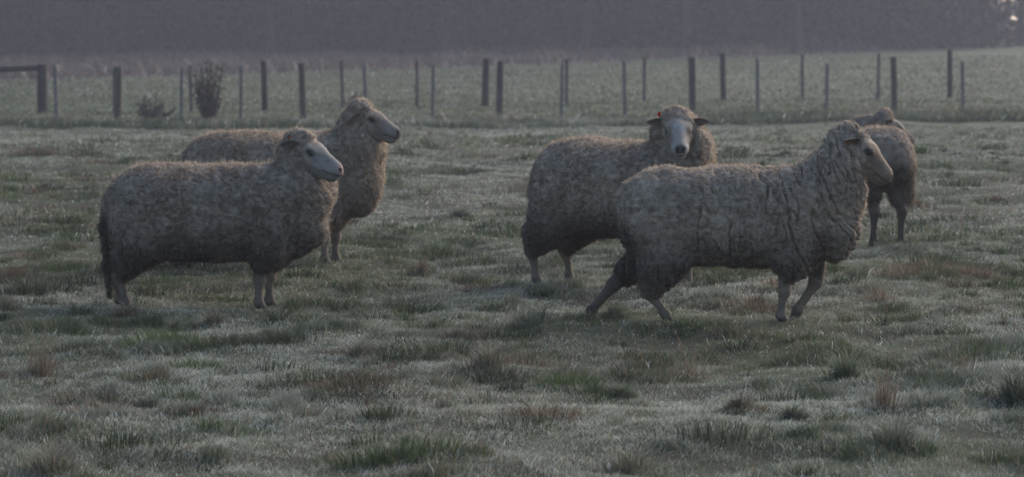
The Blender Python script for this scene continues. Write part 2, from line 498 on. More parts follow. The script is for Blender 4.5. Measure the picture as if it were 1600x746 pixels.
# ------------------------------------------------------------------ shrubs by the fence
def shrub(px, py, wpx, hpx, label, spiky=False, dark=.03, nst=26):
    c = hit(px, py); s = FPX / c.y
    c.z = float(ground(c.x, c.y))
    W, H = wpx / s / 2, hpx / s
    root = empty('shrub', c)
    V, F, C, o = [], [], [], 0
    LV, LC = [], []
    for k in range(nst):
        a = random.uniform(0, 6.28); r0 = random.uniform(0, .3) * W
        hh = H * random.uniform(.45, 1.08); sp = random.uniform(.1, 1.15) * W
        if not spiky: hh *= 1.1 - .55 * sp / W
        if spiky and k < 2: hh = H * 1.15; sp = .1 * W
        p0 = np.array([math.cos(a) * r0, math.sin(a) * r0 * .6, 0]); p1 = np.array([math.cos(a) * sp, math.sin(a) * sp * .7, hh])
        mid = (p0 + p1) / 2 + rng.normal(0, .04, 3)
        pts = [p0 * (1 - t) ** 2 + 2 * mid * t * (1 - t) + p1 * t * t for t in np.linspace(0, 1, 6)]
        rr = np.linspace(.017, .006, 6)
        base = len(V)
        for p, q in zip(pts, rr):
            for j in range(4): V.append(p + q * np.array([math.cos(j * 1.571), math.sin(j * 1.571), 0]))
        for i in range(5):
            for j in range(4): F.append([base + i * 4 + j, base + i * 4 + (j + 1) % 4, base + (i + 1) * 4 + (j + 1) % 4, base + (i + 1) * 4 + j])
        for _ in range(16 if not spiky else 36):
            t = random.uniform(.12, 1.0); i = min(int(t * 5), 4); f = t * 5 - i
            p = pts[i] * (1 - f) + pts[i + 1] * f + rng.normal(0, .035, 3)
            LV.append(p)
    V = np.array(V)
    mesh_np('stems', V, np.array(F), M_bark, root, col=np.repeat([[.06, .05, .045]], len(V), 0))
    P = np.array(LV); P[:, 2] = np.clip(P[:, 2], .02, None); n = len(P)
    d1 = rng.normal(0, 1, (n, 3)); d1 /= np.linalg.norm(d1, axis=1)[:, None]
    d2 = np.cross(d1, rng.normal(0, 1, (n, 3))); d2 /= np.linalg.norm(d2, axis=1)[:, None]
    sz = rng.uniform(.012, .032, n)[:, None]
    LVv = np.stack([P - d1 * sz * 1.5, P + d2 * sz * .8, P + d1 * sz * 1.5, P - d2 * sz * .8], 1).reshape(-1, 3)
    b = np.arange(n) * 4
    cc = np.repeat(np.array([dark * 1.1, dark, dark * .95]) * rng.uniform(.6, 1.6, (n, 1)), 4, 0)
    mesh_np('foliage', LVv, np.stack([b, b + 1, b + 2, b + 3], 1), M_leaf, root, col=cc)
    tag(root, label, 'shrub')
shrub(326, 197, 58, 90, 'tall narrow dark shrub grown up against the nearer fence', True, .035, 30)
shrub(238, 193, 72, 46, 'low spreading twiggy shrub beside the tall narrow shrub', False, .035, 26)
shrub(552, 172, 30, 34, 'small dark shrub behind the head of the rear left sheep', False, .035, 14)

# ------------------------------------------------------------------ the wood
def tree_mesh(root, H, seed, spread=3.0, low=.0, leaf=900):
    rr = np.random.default_rng(seed)
    V, F = [], []
    def limb(p0, p1, r0, r1, k=6):
        base = len(V)
        d = Vector(p1 - p0).normalized(); a = np.array(d.orthogonal().normalized()); b = np.cross(np.array(d), a)
        bend = rr.normal(0, .06 * np.linalg.norm(p1 - p0), 3)
        for i in range(4):
            t = i / 3; p = p0 * (1 - t) + p1 * t + bend * math.sin(t * math.pi); r = r0 * (1 - t) + r1 * t
            for j in range(k): V.append(p + a * math.cos(j / k * 6.283) * r + b * math.sin(j / k * 6.283) * r)
        for i in range(3):
            for j in range(k): F.append([base + i * k + j, base + i * k + (j + 1) % k, base + (i + 1) * k + (j + 1) % k, base + (i + 1) * k + j])
        return bend
    top = np.array([rr.normal(0, .5), rr.normal(0, .5), H * .9])
    limb(np.array([0, 0, -.3]), top * .5, .20, .13); limb(top * .5, top, .13, .03)
    ends = []
    for k in range(22):
        t = rr.uniform(.12 if low else .25, .95); p = top * t
        a = rr.uniform(0, 6.283); L = spread * (1.1 - .6 * t) * rr.uniform(.6, 1.1)
        q = p + np.array([math.cos(a) * L, math.sin(a) * L, L * rr.uniform(.1, .8)])
        limb(p, q, .06, .015, 4); ends += [q, (p + q) / 2, p * .25 + q * .75]
        for _ in range(2):
            q2 = q + rr.normal(0, .8, 3); limb((p + q) / 2, q2, .025, .008, 3); ends.append(q2)
    ends = np.array(ends)
    P = ends[rr.integers(0, len(ends), leaf)] + rr.normal(0, .38, (leaf, 3))
    if low: P[: leaf // 3] = np.stack([rr.normal(0, spread * .5, leaf // 3), rr.normal(0, spread * .5, leaf // 3), np.abs(rr.normal(0, 1.2, leaf // 3))], 1)
    n = len(P)
    d1 = rr.normal(0, 1, (n, 3)); d1 /= np.linalg.norm(d1, axis=1)[:, None]
    d2 = np.cross(d1, rr.normal(0, 1, (n, 3))); d2 /= np.linalg.norm(d2, axis=1)[:, None]
    sz = rr.uniform(.10, .26, n)[:, None]
    LV = np.stack([P - d1 * sz, P + d2 * sz * .7, P + d1 * sz, P - d2 * sz * .7], 1).reshape(-1, 3)
    b = np.arange(n) * 4
    cc = np.repeat(np.array([.017, .018, .018]) * rr.uniform(.7, 1.3, (n, 1)), 4, 0)
    return np.array(V), np.array(F), LV, np.stack([b, b + 1, b + 2, b + 3], 1), cc

# individual trees standing forward of the wood
tree_px = [(1240, 158, 11), (1592, 172, 13), (1060, 165, 12), (910, 160, 10), (425, 150, 12), (120, 146, 11), (690, 160, 11)]
for i, (px, D, H) in enumerate(tree_px):
    X = (px - 800) / FPX * D
    root = empty('tree', (X, D, float(ground(X, D))))
    tv, tf, lv, lf, lc = tree_mesh(root, H, 100 + i, 2.6, 0, 420 if px > 1500 else 1500)
    mesh_np('trunk', tv, tf, M_bark, root, col=np.repeat([[.034, .031, .030]], len(tv), 0), smooth=True)
    mesh_np('crown', lv, lf, M_leaf, root, col=lc)
    tag(root, 'slender hazy tree at the wood edge, ' + {1240: 'above the neck of the walking sheep', 1592: 'against the sky gap at the far right',
        1060: 'directly above the face of the middle sheep', 910: 'above the rump of the middle sheep', 425: 'above the rear left sheep',
        120: 'just beyond the thick corner post', 690: 'above the open gap between the pairs'}[px], 'tree', 'trees along the edge of the wood')

# the mass of trees behind
tm = [tree_mesh(None, 12 + k, 300 + k, 3.4, 1, 3200) for k in range(5)]
V, F, C, o = [], [], [], 0
for row, D in enumerate((172, 178, 185, 193, 202)):
    x = -62.0
    while x < 66:
        gap = x > .1215 * D                     # the wood thins out at the far right
        if not gap or random.random() < .03:
            tv, tf, lv, lf, lc = tm[random.randrange(5)]
            a = random.uniform(0, 6.28); sc = random.uniform(.8, 1.2)
            R = np.array([[math.cos(a), -math.sin(a), 0], [math.sin(a), math.cos(a), 0], [0, 0, 1]]) * sc
            y = D + random.uniform(-2.5, 2.5); T = np.array([x, y, float(ground(x, y))])
            for vv, ff, cc in ((tv, tf, np.repeat([[.045, .040, .038]], len(tv), 0)), (lv, lf, lc * random.uniform(.4, 1.8))):
                V.append(vv @ R.T + T); F.append(ff + o); C.append(cc); o += len(vv)
        x += random.uniform(2.2, 4.2)
wd = mesh_np('wood', np.concatenate(V), np.concatenate(F), M_leaf, col=np.concatenate(C))
tag(wd, 'dark hazy wood filling the background beyond the fields', 'wood', kind='stuff')
del V, F, C

# rough dead bracken at the foot of the wood
n = 52000
y = rng.uniform(100, 178, n); x = rng.uniform(-1, 1, n) * (.24 * y)
k = y > field_edge(x) + rng.normal(0, 2, n); x, y = x[k], y[k]; n = len(x)
P = np.stack([x, y, ground(x, y) - .02], 1)
k = noise2(x * .5, y * .3, 61)
L = (.25 + .25 * rng.uniform(0, 1, n)) * (1 + .7 * k) * (1 + 1.3 * sstep(6, 16, x) * sstep(160, 172, y))
cb = np.array([.065, .052, .047]) * rng.uniform(.6, 1.3, (n, 1))
v, q, t, c = blades(P, L, rng.uniform(.04, .09, n), rng.uniform(.1, .8, n), rng.uniform(0, 6.28, n), cb, cb * 1.2)
tag(mesh_np('bracken', v, [q, t], M_grass, col=c), 'brown dead bracken along the foot of the wood', 'bracken', kind='stuff')

# ------------------------------------------------------------------ sheep
def smin(a, b, k):
    h = np.clip(.5 + .5 * (b - a) / k, 0, 1)
    return b * (1 - h) + a * h - k * h * (1 - h)

def cone(P, a, b, ra, rb, M=None):
    a = np.asarray(a, np.float32); b = np.asarray(b, np.float32)
    ab = b - a; q = P - a
    t = np.clip(q @ ab / max(float(ab @ ab), 1e-9), 0, 1)
    q = q - t[:, None] * ab
    return np.sqrt((q * q).sum(1)) - (ra + (rb - ra) * t)

def surface_nets(val, org, h):
    s = val < 0
    nx, ny, nz = val.shape
    cnt = np.zeros((nx - 1, ny - 1, nz - 1), np.int8)
    offs = [(a, b, c) for a in (0, 1) for b in (0, 1) for c in (0, 1)]
    for a, b, c in offs: cnt += s[a:nx - 1 + a, b:ny - 1 + b, c:nz - 1 + c]
    act = (cnt > 0) & (cnt < 8)
    I = np.argwhere(act)
    idx = np.full(act.shape, -1, np.int64); idx[act] = np.arange(len(I))
    cv = np.stack([val[I[:, 0] + a, I[:, 1] + b, I[:, 2] + c] for a, b, c in offs], 1)
    acc = np.zeros((len(I), 3)); num = np.zeros(len(I))
    for i in range(8):
        for j in range(i + 1, 8):
            d = np.array(offs[j]) - np.array(offs[i])
            if np.abs(d).sum() != 1: continue
            va, vb = cv[:, i], cv[:, j]; m = (va < 0) != (vb < 0)
            t = np.where(m, va / np.where(m, va - vb, 1), 0)
            p = np.array(offs[i]) + t[:, None] * d
            acc += p * m[:, None]; num += m
    V = (I + acc / num[:, None]) * h + org
    Fs = []
    for ax in range(3):
        sl1 = [slice(None)] * 3; sl2 = [slice(None)] * 3
        sl1[ax] = slice(0, -1); sl2[ax] = slice(1, None)
        ch = s[tuple(sl1)] != s[tuple(sl2)]
        b1, b2 = (ax + 1) % 3, (ax + 2) % 3
        E = np.argwhere(ch)
        ok = (E[:, b1] > 0) & (E[:, b2] > 0) & (E[:, b1] < val.shape[b1] - 1) & (E[:, b2] < val.shape[b2] - 1)
        E = E[ok]
        def cell(d1, d2):
            c = E.copy(); c[:, b1] -= d1; c[:, b2] -= d2
            return idx[c[:, 0], c[:, 1], c[:, 2]]
        q = np.stack([cell(1, 1), cell(0, 1), cell(0, 0), cell(1, 0)], 1)
        inside = s[E[:, 0], E[:, 1], E[:, 2]]
        q = np.where(inside[:, None], q, q[:, ::-1])
        Fs.append(q)
    return V, np.concatenate(Fs)

def vnormals(V, F):
    n = np.cross(V[F[:, 2]] - V[F[:, 0]], V[F[:, 3]] - V[F[:, 1]])
    N = np.zeros_like(V)
    for k in range(4): 
        for c in range(3): N[:, c] += np.bincount(F[:, k], n[:, c], len(V))
    return N / np.maximum(np.linalg.norm(N, axis=1), 1e-12)[:, None]

def frame(fwd, up=(0, 0, 1), roll=0):
    f = Vector(fwd).normalized(); l = Vector(up).cross(f).normalized(); u = f.cross(l)
    M = Matrix((f, l, u)).transposed()
    if roll: M = M @ Matrix.Rotation(roll, 3, 'X')
    return np.array(M)

FX = .91                                        # face length
def head_prims(hp, R, s):
    """head primitives in body space: x forward along the face, y left, z up; origin at the poll"""
    T = lambda x, y, z: hp + R @ (np.array([x * FX, y, z]) * s)
    skin = [
        (T(.000, 0, -.054), T(.070, 0, -.052), .066 * s, .060 * s),
        (T(.060, 0, -.038), T(.203, 0, -.062), .045 * s, .0265 * s),
        (T(.050, .016, -.072), T(.200, .012, -.078), .045 * s, .026 * s),
        (T(.050, -.016, -.072), T(.200, -.012, -.078), .045 * s, .026 * s),
        (T(.010, 0, -.108), T(.095, 0, -.110), .048 * s, .036 * s),
        (T(.095, 0, -.108), T(.190, 0, -.106), .034 * s, .0205 * s),
        (T(.190, 0, -.108), T(.204, 0, -.107), .0215 * s, .0180 * s),
        (T(.205, .008, -.076), T(.216, .006, -.078), .0225 * s, .0200 * s),
        (T(.205, -.008, -.076), T(.216, -.006, -.078), .0225 * s, .0200 * s),
        (T(.064, .053, -.022), T(.094, .049, -.027), .0088 * s, .0075 * s),
        (T(.064, -.053, -.022), T(.094, -.049, -.027), .0088 * s, .0075 * s),
        (T(.052, .036, -.024), T(.092, .032, -.030), .018 * s, .015 * s),
        (T(.052, -.036, -.024), T(.092, -.032, -.030), .018 * s, .015 * s),
        (T(.010, .030, -.080), T(.060, .024, -.085), .038 * s, .034 * s),
        (T(.010, -.030, -.080), T(.060, -.024, -.085), .038 * s, .034 * s),
    ]
    cuts = []
    for sg in (1, -1):
        cuts.append((T(.232, sg * .011, -.062), T(.224, sg * .018, -.066), .0055 * s, .0045 * s))     # nostril
        cuts.append((T(.235, sg * .004, -.089), T(.165, sg * .026, -.090), .0030 * s, .0020 * s))     # mouth
        cuts.append((T(.072, sg * .060, -.034), T(.086, sg * .057, -.037), .0085 * s, .0070 * s))     # eye socket
    return skin, cuts

def make_sheep(name, label, loc, rz, sc, prof, neck, hp, face, hs, legs, ears, wool, dirt_shade, skinc, nosec,
               tail=None, cleft=0, cap=(), dirt=None, tag_ear=None, roll=0, seed=0, eartone=None, fib=1.0, facecut=.0, fl=1.0, lift_belly=.022, sidec=None, legc=(.165, .135, .11)):
    hgrid = .0058
    hp = np.array(hp, float); R = frame(face, roll=roll)
    skin, cuts = head_prims(hp, R, hs)
    fa0 = hp + R @ (np.array([(.142 + facecut) * FX, 0, -.058]) * hs); fa1 = hp + R @ (np.array([.27, 0, -.09]) * hs)
    woolp = []
    for (a, ra), (b, rb) in zip(neck[:-1], neck[1:]): woolp.append((a, b, ra, rb))
    for c, r in cap:
        q = hp + R @ (np.array(c) * hs); woolp.append((q, q + 1e-3, r * hs, r * hs))
    legw, legs_s = [], []
    for L in legs:
        for (a, ra), (b, rb) in zip(L['wool'][:-1], L['wool'][1:]): legw.append((a, b, ra, rb))
        for (a, ra), (b, rb) in zip(L['skin'][:-1], L['skin'][1:]): legs_s.append((a, b, ra, rb))
    if tail:
        for (a, ra), (b, rb) in zip(tail[:-1], tail[1:]): legw.append((a, b, ra, rb))
    pr = np.array(prof, float)                       # x, top, bottom, half width
    xs = np.linspace(pr[0, 0], pr[-1, 0], 400)
    pr[:, 2] += lift_belly * sstep(0, .1, pr[:, 0] - pr[0, 0]) * sstep(0, .1, pr[-1, 0] - pr[:, 0])
    arr = [np.interp(xs, pr[:, 0], pr[:, k]) for k in (1, 2, 3)]
    kk = np.hanning(19); kk /= kk.sum()
    arr = [np.convolve(np.pad(a, 9, mode='edge'), kk, 'valid') for a in arr]
    def f(P):
        P = P.astype(np.float32)
        x = np.clip(P[:, 0], pr[0, 0], pr[-1, 0])
        tp, bt, hw = (np.interp(x, xs, a) for a in arr)
        zc = (tp * .52 + bt * .48); up = np.maximum(tp - zc, .004); dn = np.maximum(zc - bt, .004)
        dz = P[:, 2] - zc; rz_ = np.where(dz > 0, up, dn); hw = np.maximum(hw, .004)
        rho = (np.abs(P[:, 1] / hw) ** 2.25 + np.abs(dz / rz_) ** 2.25) ** (1 / 2.25)
        d = (rho - 1) * np.minimum(rz_, hw)
        d = np.maximum(d, np.maximum(pr[0, 0] - P[:, 0], P[:, 0] - pr[-1, 0]))
        for a, b, ra, rb in legw: d = smin(d, cone(P, a, b, ra, rb), .045)
        for a, b, ra, rb in woolp: d = smin(d, cone(P, a, b, ra, rb), .035)
        d = -smin(-d, cone(P, fa0, fa1, .084 * hs, .105 * hs), .045)
        # head is narrower than it is high
        s_ = None
        for i, (a, b, ra, rb) in enumerate(skin):
            q = cone(P, a, b, ra, rb); s_ = q if s_ is None else smin(s_, q, .018 * hs)
        for a, b, ra, rb in cuts: s_ = np.maximum(s_, -smin(cone(P, a, b, ra, rb), 1, .001))
        for a, b, ra, rb in legs_s: s_ = smin(s_, cone(P, a, b, ra, rb), .014)
        return d, s_
    lo = np.array([min([p[0][i] - p[2] for p in woolp + legw + legs_s + skin] + [p[1][i] - p[3] for p in woolp + legw + legs_s + skin]) for i in range(3)])
    hi = np.array([max([p[0][i] + p[2] for p in woolp + legw + legs_s + skin] + [p[1][i] + p[3] for p in woolp + legw + legs_s + skin]) for i in range(3)])
    lo = np.minimum(lo, [pr[0, 0], -pr[:, 3].max(), 0]) - .04; hi = np.maximum(hi, [pr[-1, 0], pr[:, 3].max(), pr[:, 1].max()]) + .04
    k = 4
    n = np.ceil((hi - lo) / (hgrid * k)).astype(int) + 1
    ax = [lo[i] + np.arange(n[i]) * hgrid * k for i in range(3)]
    G = np.stack(np.meshgrid(*ax, indexing='ij'), -1).reshape(-1, 3)
    a, b = f(G); d = smin(a, b, .012).reshape(n)
    near = np.abs(d) < .055
    fn = (n - 1) * k + 1
    big = np.repeat(np.repeat(np.repeat(d, k, 0), k, 1), k, 2)[:fn[0] , :fn[1], :fn[2]].astype(np.float32)
    msk = np.repeat(np.repeat(np.repeat(near, k, 0), k, 1), k, 2)[:fn[0], :fn[1], :fn[2]]
    big = np.where(big < 0, -1, 1).astype(np.float32)
    I = np.argwhere(msk)
    out = np.empty(len(I), np.float32)
    for c0 in range(0, len(I), 400000):
        P = I[c0:c0 + 400000] * hgrid + lo
        a, b = f(P); out[c0:c0 + 400000] = smin(a, b, .012)
    big[msk] = out
    V, F = surface_nets(big, lo, hgrid)
    # keep the largest connected part only is unnecessary: primitives all overlap
    a, b = f(V)
    wm = sstep(-.006, .006, b - a)                  # 1 = wool, 0 = short-haired skin
    N = vnormals(V, F)
    # fleece relief: soft locks, curls, and clefts
    q = V + np.array([seed * 3.1, 0, 0])
    disp = .013 * noise3(q, 8, 3) + .0075 * (np.abs(noise3(q * np.array([1, 1, .5]), 27, 4)) - .3) + .0062 * noise3(q, 62, 5)
    # sagging folds low on the body and on the brisket
    fold = noise3(q * np.array([1, .6, .25]), 26, 6)
    disp -= .013 * sstep(.25, .0, np.abs(fold)) * sstep(.50, .25, V[:, 2]) * .8
    disp += .010 * noise3(q * np.array([1, 1, .4]), 20, 51) * sstep(.34, .24, V[:, 2])
    gap = np.zeros(len(V))
    if cleft:
        u = V.copy(); xm = pr[-1, 0]
        sl = .55 * sstep(.55 * xm, .95 * xm, V[:, 0])
        u[:, 0] = V[:, 0] + sl * (V[:, 2] - .5) + .018 * noise3(V, 7, 9) + .006 * noise3(V, 24, 10)
        g1 = noise3(u * np.array([1, .4, .13]), 21, 7); g2 = noise3(u * np.array([1, .5, .40]), 38, 8)
        am = sstep(.22 * xm, .48 * xm, V[:, 0]) * (.60 + .45 * noise3(V, 5, 12))
        gr = sstep(.18, 0.02, np.abs(g1)) * sstep(-.7, -.1, noise3(u, 9, 41)) + .6 * sstep(.24, 0.02, np.abs(g2)) * sstep(-.4, .1, noise3(u, 14, 42))
        disp -= cleft * gr * np.clip(am * 1.25 + .04, 0, 1)
        gap = gr * np.clip(am * 1.25 + .04, 0, 1)
        # cauliflower curls on the hindquarters
        hq = sstep(.45 * xm, .1 * xm, V[:, 0])
        disp += hq * .006 * (1 - 2 * np.abs(noise3(q, 30, 13)))
    V = V + N * (disp * wm)[:, None]
    N = vnormals(V, F)
    # colours: fleece, dirt and painted belly shade, face and legs, nose, hooves
    wool = np.array(wool) * np.array([1.03, 1, .95]); dirt_shade = np.array(dirt_shade)
    dirt_shade_m = sstep(.56, .22, V[:, 2]) * .92 + .25 * noise3(q, 7, 14)  # darker towards the belly: underside shade painted into the wool, along with dirt
    if dirt is not None: dirt_shade_m = np.maximum(dirt_shade_m, dirt(V) + .15 * noise3(q, 18, 15))
    dirt_shade_m = np.clip(dirt_shade_m, 0, 1)[:, None]
    cw = wool * (1 - dirt_shade_m) + dirt_shade * dirt_shade_m
    if dirt is not None:
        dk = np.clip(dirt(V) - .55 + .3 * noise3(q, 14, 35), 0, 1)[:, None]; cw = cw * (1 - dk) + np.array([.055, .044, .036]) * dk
    cw = cw * (1 + .16 * noise3(q, 50, 16)[:, None] + .10 * noise3(q * np.array([1, 1, .35]), 16, 27)[:, None])
    H = (V - hp) @ R / hs; H[:, 0] /= FX
    cs = np.array(skinc)[None] * (1 + .12 * noise3(q, 40, 17)[:, None])
    ishead = (H[:, 0] > -.05) & (V[:, 2] > .45)
    cs = cs * (1 + .22 * noise3(q, 15, 31)[:, None] + .12 * noise3(q, 70, 36)[:, None])
    if sidec is not None:
        sm = sstep(.018, .045, np.abs(H[:, 1]))[:, None] * sstep(.22, .15, H[:, 0])[:, None]
        cs = cs * (1 - sm) + np.array(sidec) * sm * (1 + .12 * noise3(q, 40, 19)[:, None])
    leg = np.array(legc) * (1 + .25 * noise3(q, 22, 18)[:, None])
    cs = np.where(ishead[:, None], cs, leg)
    nm = (sstep(.218, .230, H[:, 0]) * sstep(-.084, -.074, H[:, 2]) * sstep(.030, .018, np.abs(H[:, 1])))[:, None] * ishead[:, None]
    cs = cs * (1 - nm) + np.array(nosec) * nm
    mouth = ((np.abs(H[:, 2] + .0895) < .004) & (H[:, 0] > .16) & ishead)[:, None]
    cs = np.where(mouth, cs * .5, cs)
    nos = ((H[:, 0] > .218) & (np.abs(H[:, 2] + .064) < .008) & (np.abs(np.abs(H[:, 1]) - .014) < .007) & ishead)[:, None]
    cs = np.where(nos, np.array([.03, .025, .025]), cs)
    # wool thins out over the cheeks and brow, dark lids
    edge = (sstep(.042, .004, a + .012 * noise3(q, 60, 33)) * ishead)[:, None]
    cs = cs * (1 - edge) + wool * .95 * edge
    ed = np.sqrt(((H[:, 0] - .079) / 1.5) ** 2 + (H[:, 2] + .0345) ** 2)
    cs = cs * (1 - (.62 * sstep(.022, .012, ed) * (np.abs(H[:, 1]) > .026) * ishead)[:, None])
    streak = (sstep(.014, .0, np.abs(H[:, 2] + .052 + .25 * (H[:, 0] - .09))) * sstep(.07, .09, H[:, 0]) * sstep(.15, .11, H[:, 0]) * ishead)[:, None]
    cs = cs * (1 - .3 * streak)
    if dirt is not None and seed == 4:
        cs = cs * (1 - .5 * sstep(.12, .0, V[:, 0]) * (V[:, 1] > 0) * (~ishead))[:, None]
    mud = (sstep(.14, .04, V[:, 2]) * (.30 + .5 * noise3(q, 30, 37)) * (~ishead))[:, None]
    cs = cs * (1 - np.clip(mud, 0, .7))
    hoof = sstep(.045, .03, V[:, 2])[:, None] * (~ishead[:, None])
    cs = cs * (1 - hoof) + np.array([.05, .042, .036]) * hoof
    wmc = wm[:, None]
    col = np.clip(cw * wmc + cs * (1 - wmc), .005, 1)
    root = empty(name, loc, rz); root.scale = (sc, sc, sc)
    tag(root, label, 'sheep', 'sheep in the frosty paddock')
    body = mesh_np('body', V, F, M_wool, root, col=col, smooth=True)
    body.data.materials.append(M_skin)
    feet = [Matrix.Rotation(rz, 3, 'Z') @ Vector(L['skin'][-1][0]) * sc + Vector(loc) for L in legs]
    root.location.z = min(float(ground(p.x, p.y)) for p in feet[:4]) - .022
    fm = (wm[F].mean(1) < .5).astype(np.int32)
    body.data.polygons.foreach_set('material_index', fm)
    # fleece fibres
    fa = np.linalg.norm(np.cross(V[F[:, 2]] - V[F[:, 0]], V[F[:, 3]] - V[F[:, 1]]), axis=1) / 2
    fz = sstep(.048, .0, a) * ((ishead) | (V[:, 2] < .4))
    wf = np.maximum(np.maximum(wm > .6, .85 * fz * (a < .045)), .35 * ishead)
    wgt = fa * wf[F].mean(1) * (1 - 1.0 * np.clip(gap[F].mean(1), 0, 1))
    tot = wgt.sum(); nf = int(95000 * fib * tot)
    fi = rng.choice(len(F), nf, p=wgt / tot)
    r1, r2 = rng.uniform(0, 1, (2, nf, 1))
    q4 = V[F[fi]]
    P = (q4[:, 0] * (1 - r1) + q4[:, 1] * r1) * (1 - r2) + (q4[:, 3] * (1 - r1) + q4[:, 2] * r1) * r2
    Nn = N[F[fi, 0]]
    tn = np.stack([noise3(P, 42, 21), noise3(P, 42, 22), noise3(P, 42, 23)], 1) * 1.1 + rng.normal(0, .32, (nf, 3))
    fly = rng.uniform(0, 1, nf) < .05
    D_ = Nn * np.where(fly, 2.2, .75)[:, None] + tn + np.array([-.1, 0, -.25]); D_ /= np.linalg.norm(D_, axis=1)[:, None]
    Lf = fl * (.35 + .65 * wm[F[fi, 0]]) * rng.uniform(.005, .0145, nf) * (1 + .5 * noise3(P, 12, 24)); Lf = np.where(fly, Lf * 2.0 + .004, Lf)
    sd_ = np.cross(D_, rng.normal(0, 1, (nf, 3))); sd_ /= np.linalg.norm(sd_, axis=1)[:, None]; sd_ *= .0007
    bend = rng.normal(0, .25, (nf, 3)) * Lf[:, None]
    m_ = P + D_ * Lf[:, None] * .55 + bend * .3; t_ = P + D_ * Lf[:, None] + bend
    P = P - Nn * .001
    FV = np.stack([P - sd_, P + sd_, m_ + sd_, m_ - sd_, t_], 1).reshape(-1, 3)
    b5 = np.arange(nf) * 5
    onh = ishead[F[fi, 0]] & (wm[F[fi, 0]] < .5)
    fc = col[F[fi, 0]] * np.where(onh, 1.15, 1)[:, None] * (.45 + 1.1 * rng.uniform(0, 1, (nf, 1)) ** 1.3) * (1 + .3 * noise3(P, 55, 28))[:, None] ** 1
    fc = np.where(onh[:, None], col[F[fi, 0]] * 1.1, fc)
    FC = np.repeat(fc, 5, 0)
    mesh_np('fleece', FV, [np.stack([b5, b5 + 1, b5 + 2, b5 + 3], 1), np.stack([b5 + 3, b5 + 2, b5 + 4], 1)], M_fibre, root, col=FC)
    # eyes
    for sg in (1, -1):
        e = hp + R @ (np.array([.079 * FX, sg * .0510, -.0345]) * hs)
        bpy_eye(root, e, .0118 * hs)
    # ears: (direction in head frame, length, width, roll)
    for sg, (dx, dy, dz), ln, wd_, tw in ears:
        ear_mesh(root, hp, R, hs, sg, (dx, dy, dz), ln, wd_, tw, eartone if eartone else skinc, wool)
    if tag_ear:
        ep = hp + R @ (np.array(tag_ear[0]) * hs)
        vt = []
        me = tube('ear_tag', [ep + R @ np.array([0, 0, -.010]), ep + R @ np.array([0, .001, .000]), ep + R @ np.array([0, .002, .010])], [.006, .010, .007], M_wood, root, tag_ear[1], 8)
    return root

M_eye, _t, _b = new_mat('eye'); _b.inputs['Base Color'].default_value = (.012, .009, .007, 1); _b.inputs['Roughness'].default_value = .3
def bpy_eye(root, e, r):
    n, m = 10, 8; V = []
    for i in range(m + 1):
        for j in range(n):
            a = math.pi * i / m; b = 2 * math.pi * j / n
            V.append((e[0] + r * math.sin(a) * math.cos(b), e[1] + r * math.sin(a) * math.sin(b), e[2] + r * math.cos(a)))
    F = [[i * n + j, (i + 1) * n + j, (i + 1) * n + (j + 1) % n, i * n + (j + 1) % n] for i in range(m) for j in range(n)]
    mesh_np('eye', np.array(V), np.array(F), M_eye, root, smooth=True)

def ear_mesh(root, hp, R, hs, sg, d, ln, wd_, tw, col, wool):
    base = np.array([-.002, sg * .062, -.026])
    d = np.array([d[0], sg * d[1], d[2]], float); d /= np.linalg.norm(d)
    fw = np.array([1.0, 0, 0]) * math.cos(tw) + np.array([0, 0, -1.0]) * math.sin(tw)     # the way the opening looks
    fw = fw - d * (fw @ d); fw /= np.linalg.norm(fw)
    sd_ = np.cross(d, fw)
    nu, nv = 9, 7
    V, C = [], []
    for face in (0, 1):
        for i in range(nu):
            u = i / (nu - 1)
            wv = wd_ * (.42 + 1.6 * u * (1 - u) ** .9 * 1.15) * (1 - u ** 5) * .5 + .001
            for j in range(nv):
                v = -1 + 2 * j / (nv - 1)
                cup = .55 * wv * (v * v) * (1 - .5 * u)
                th = .0045 * (1 - abs(v) ** 3) * (1 - u * .6)
                p = base + d * (ln * u - .012) + sd_ * wv * v + fw * (cup + (th if face == 0 else -th)) + np.array([0, 0, -.018 * u * u])
                V.append(hp + R @ (p * hs))
                C.append(np.array(col) * (.62 if face == 0 else 1.0) * (np.array([1.0, .90, .88]) if face == 0 else 1))
    F = []
    for face in (0, 1):
        o = face * nu * nv
        for i in range(nu - 1):
            for j in range(nv - 1):
                q = [o + i * nv + j, o + i * nv + j + 1, o + (i + 1) * nv + j + 1, o + (i + 1) * nv + j]
                F.append(q if face == 0 else q[::-1])
    o = nu * nv
    for i in range(nu - 1):
        F.append([i * nv, (i + 1) * nv, o + (i + 1) * nv, o + i * nv])
        F.append([i * nv + nv - 1, o + i * nv + nv - 1, o + (i + 1) * nv + nv - 1, (i + 1) * nv + nv - 1])
    mesh_np('ear', np.array(V), np.array(F), M_skin, root, col=np.array(C), smooth=True)

def fleg(x, y, dx=0, lift=0, knee=0, xs=.90, ys=.12, thick=1.0, wz=.225):
    """front leg: shoulder at xs, hoof at x; knee offset bends it"""
    sg = 1 if y > 0 else -1; ys = ys * sg
    kx, kz = x + knee, .165 + lift * .5
    W = [((xs, ys * .75, .46), .120), ((xs - .03 , ys * .95, .32), .098), ((kx * .45 + (xs - .03) * .55, y, wz + .065), .064), ((kx * .8 + (xs - .03) * .2, y, wz + .005), .036)]
    K = [((kx * .8 + (xs - .03) * .2, y, wz + .04), .034), ((kx + .004, y, kz), .030), (((kx + x) / 2, y, (kz + .05 + lift) / 2), .0168),
         ((x, y, .052 + lift), .024), ((x + .020, y, .016 + lift), .0225)]
    return dict(wool=W, skin=K)

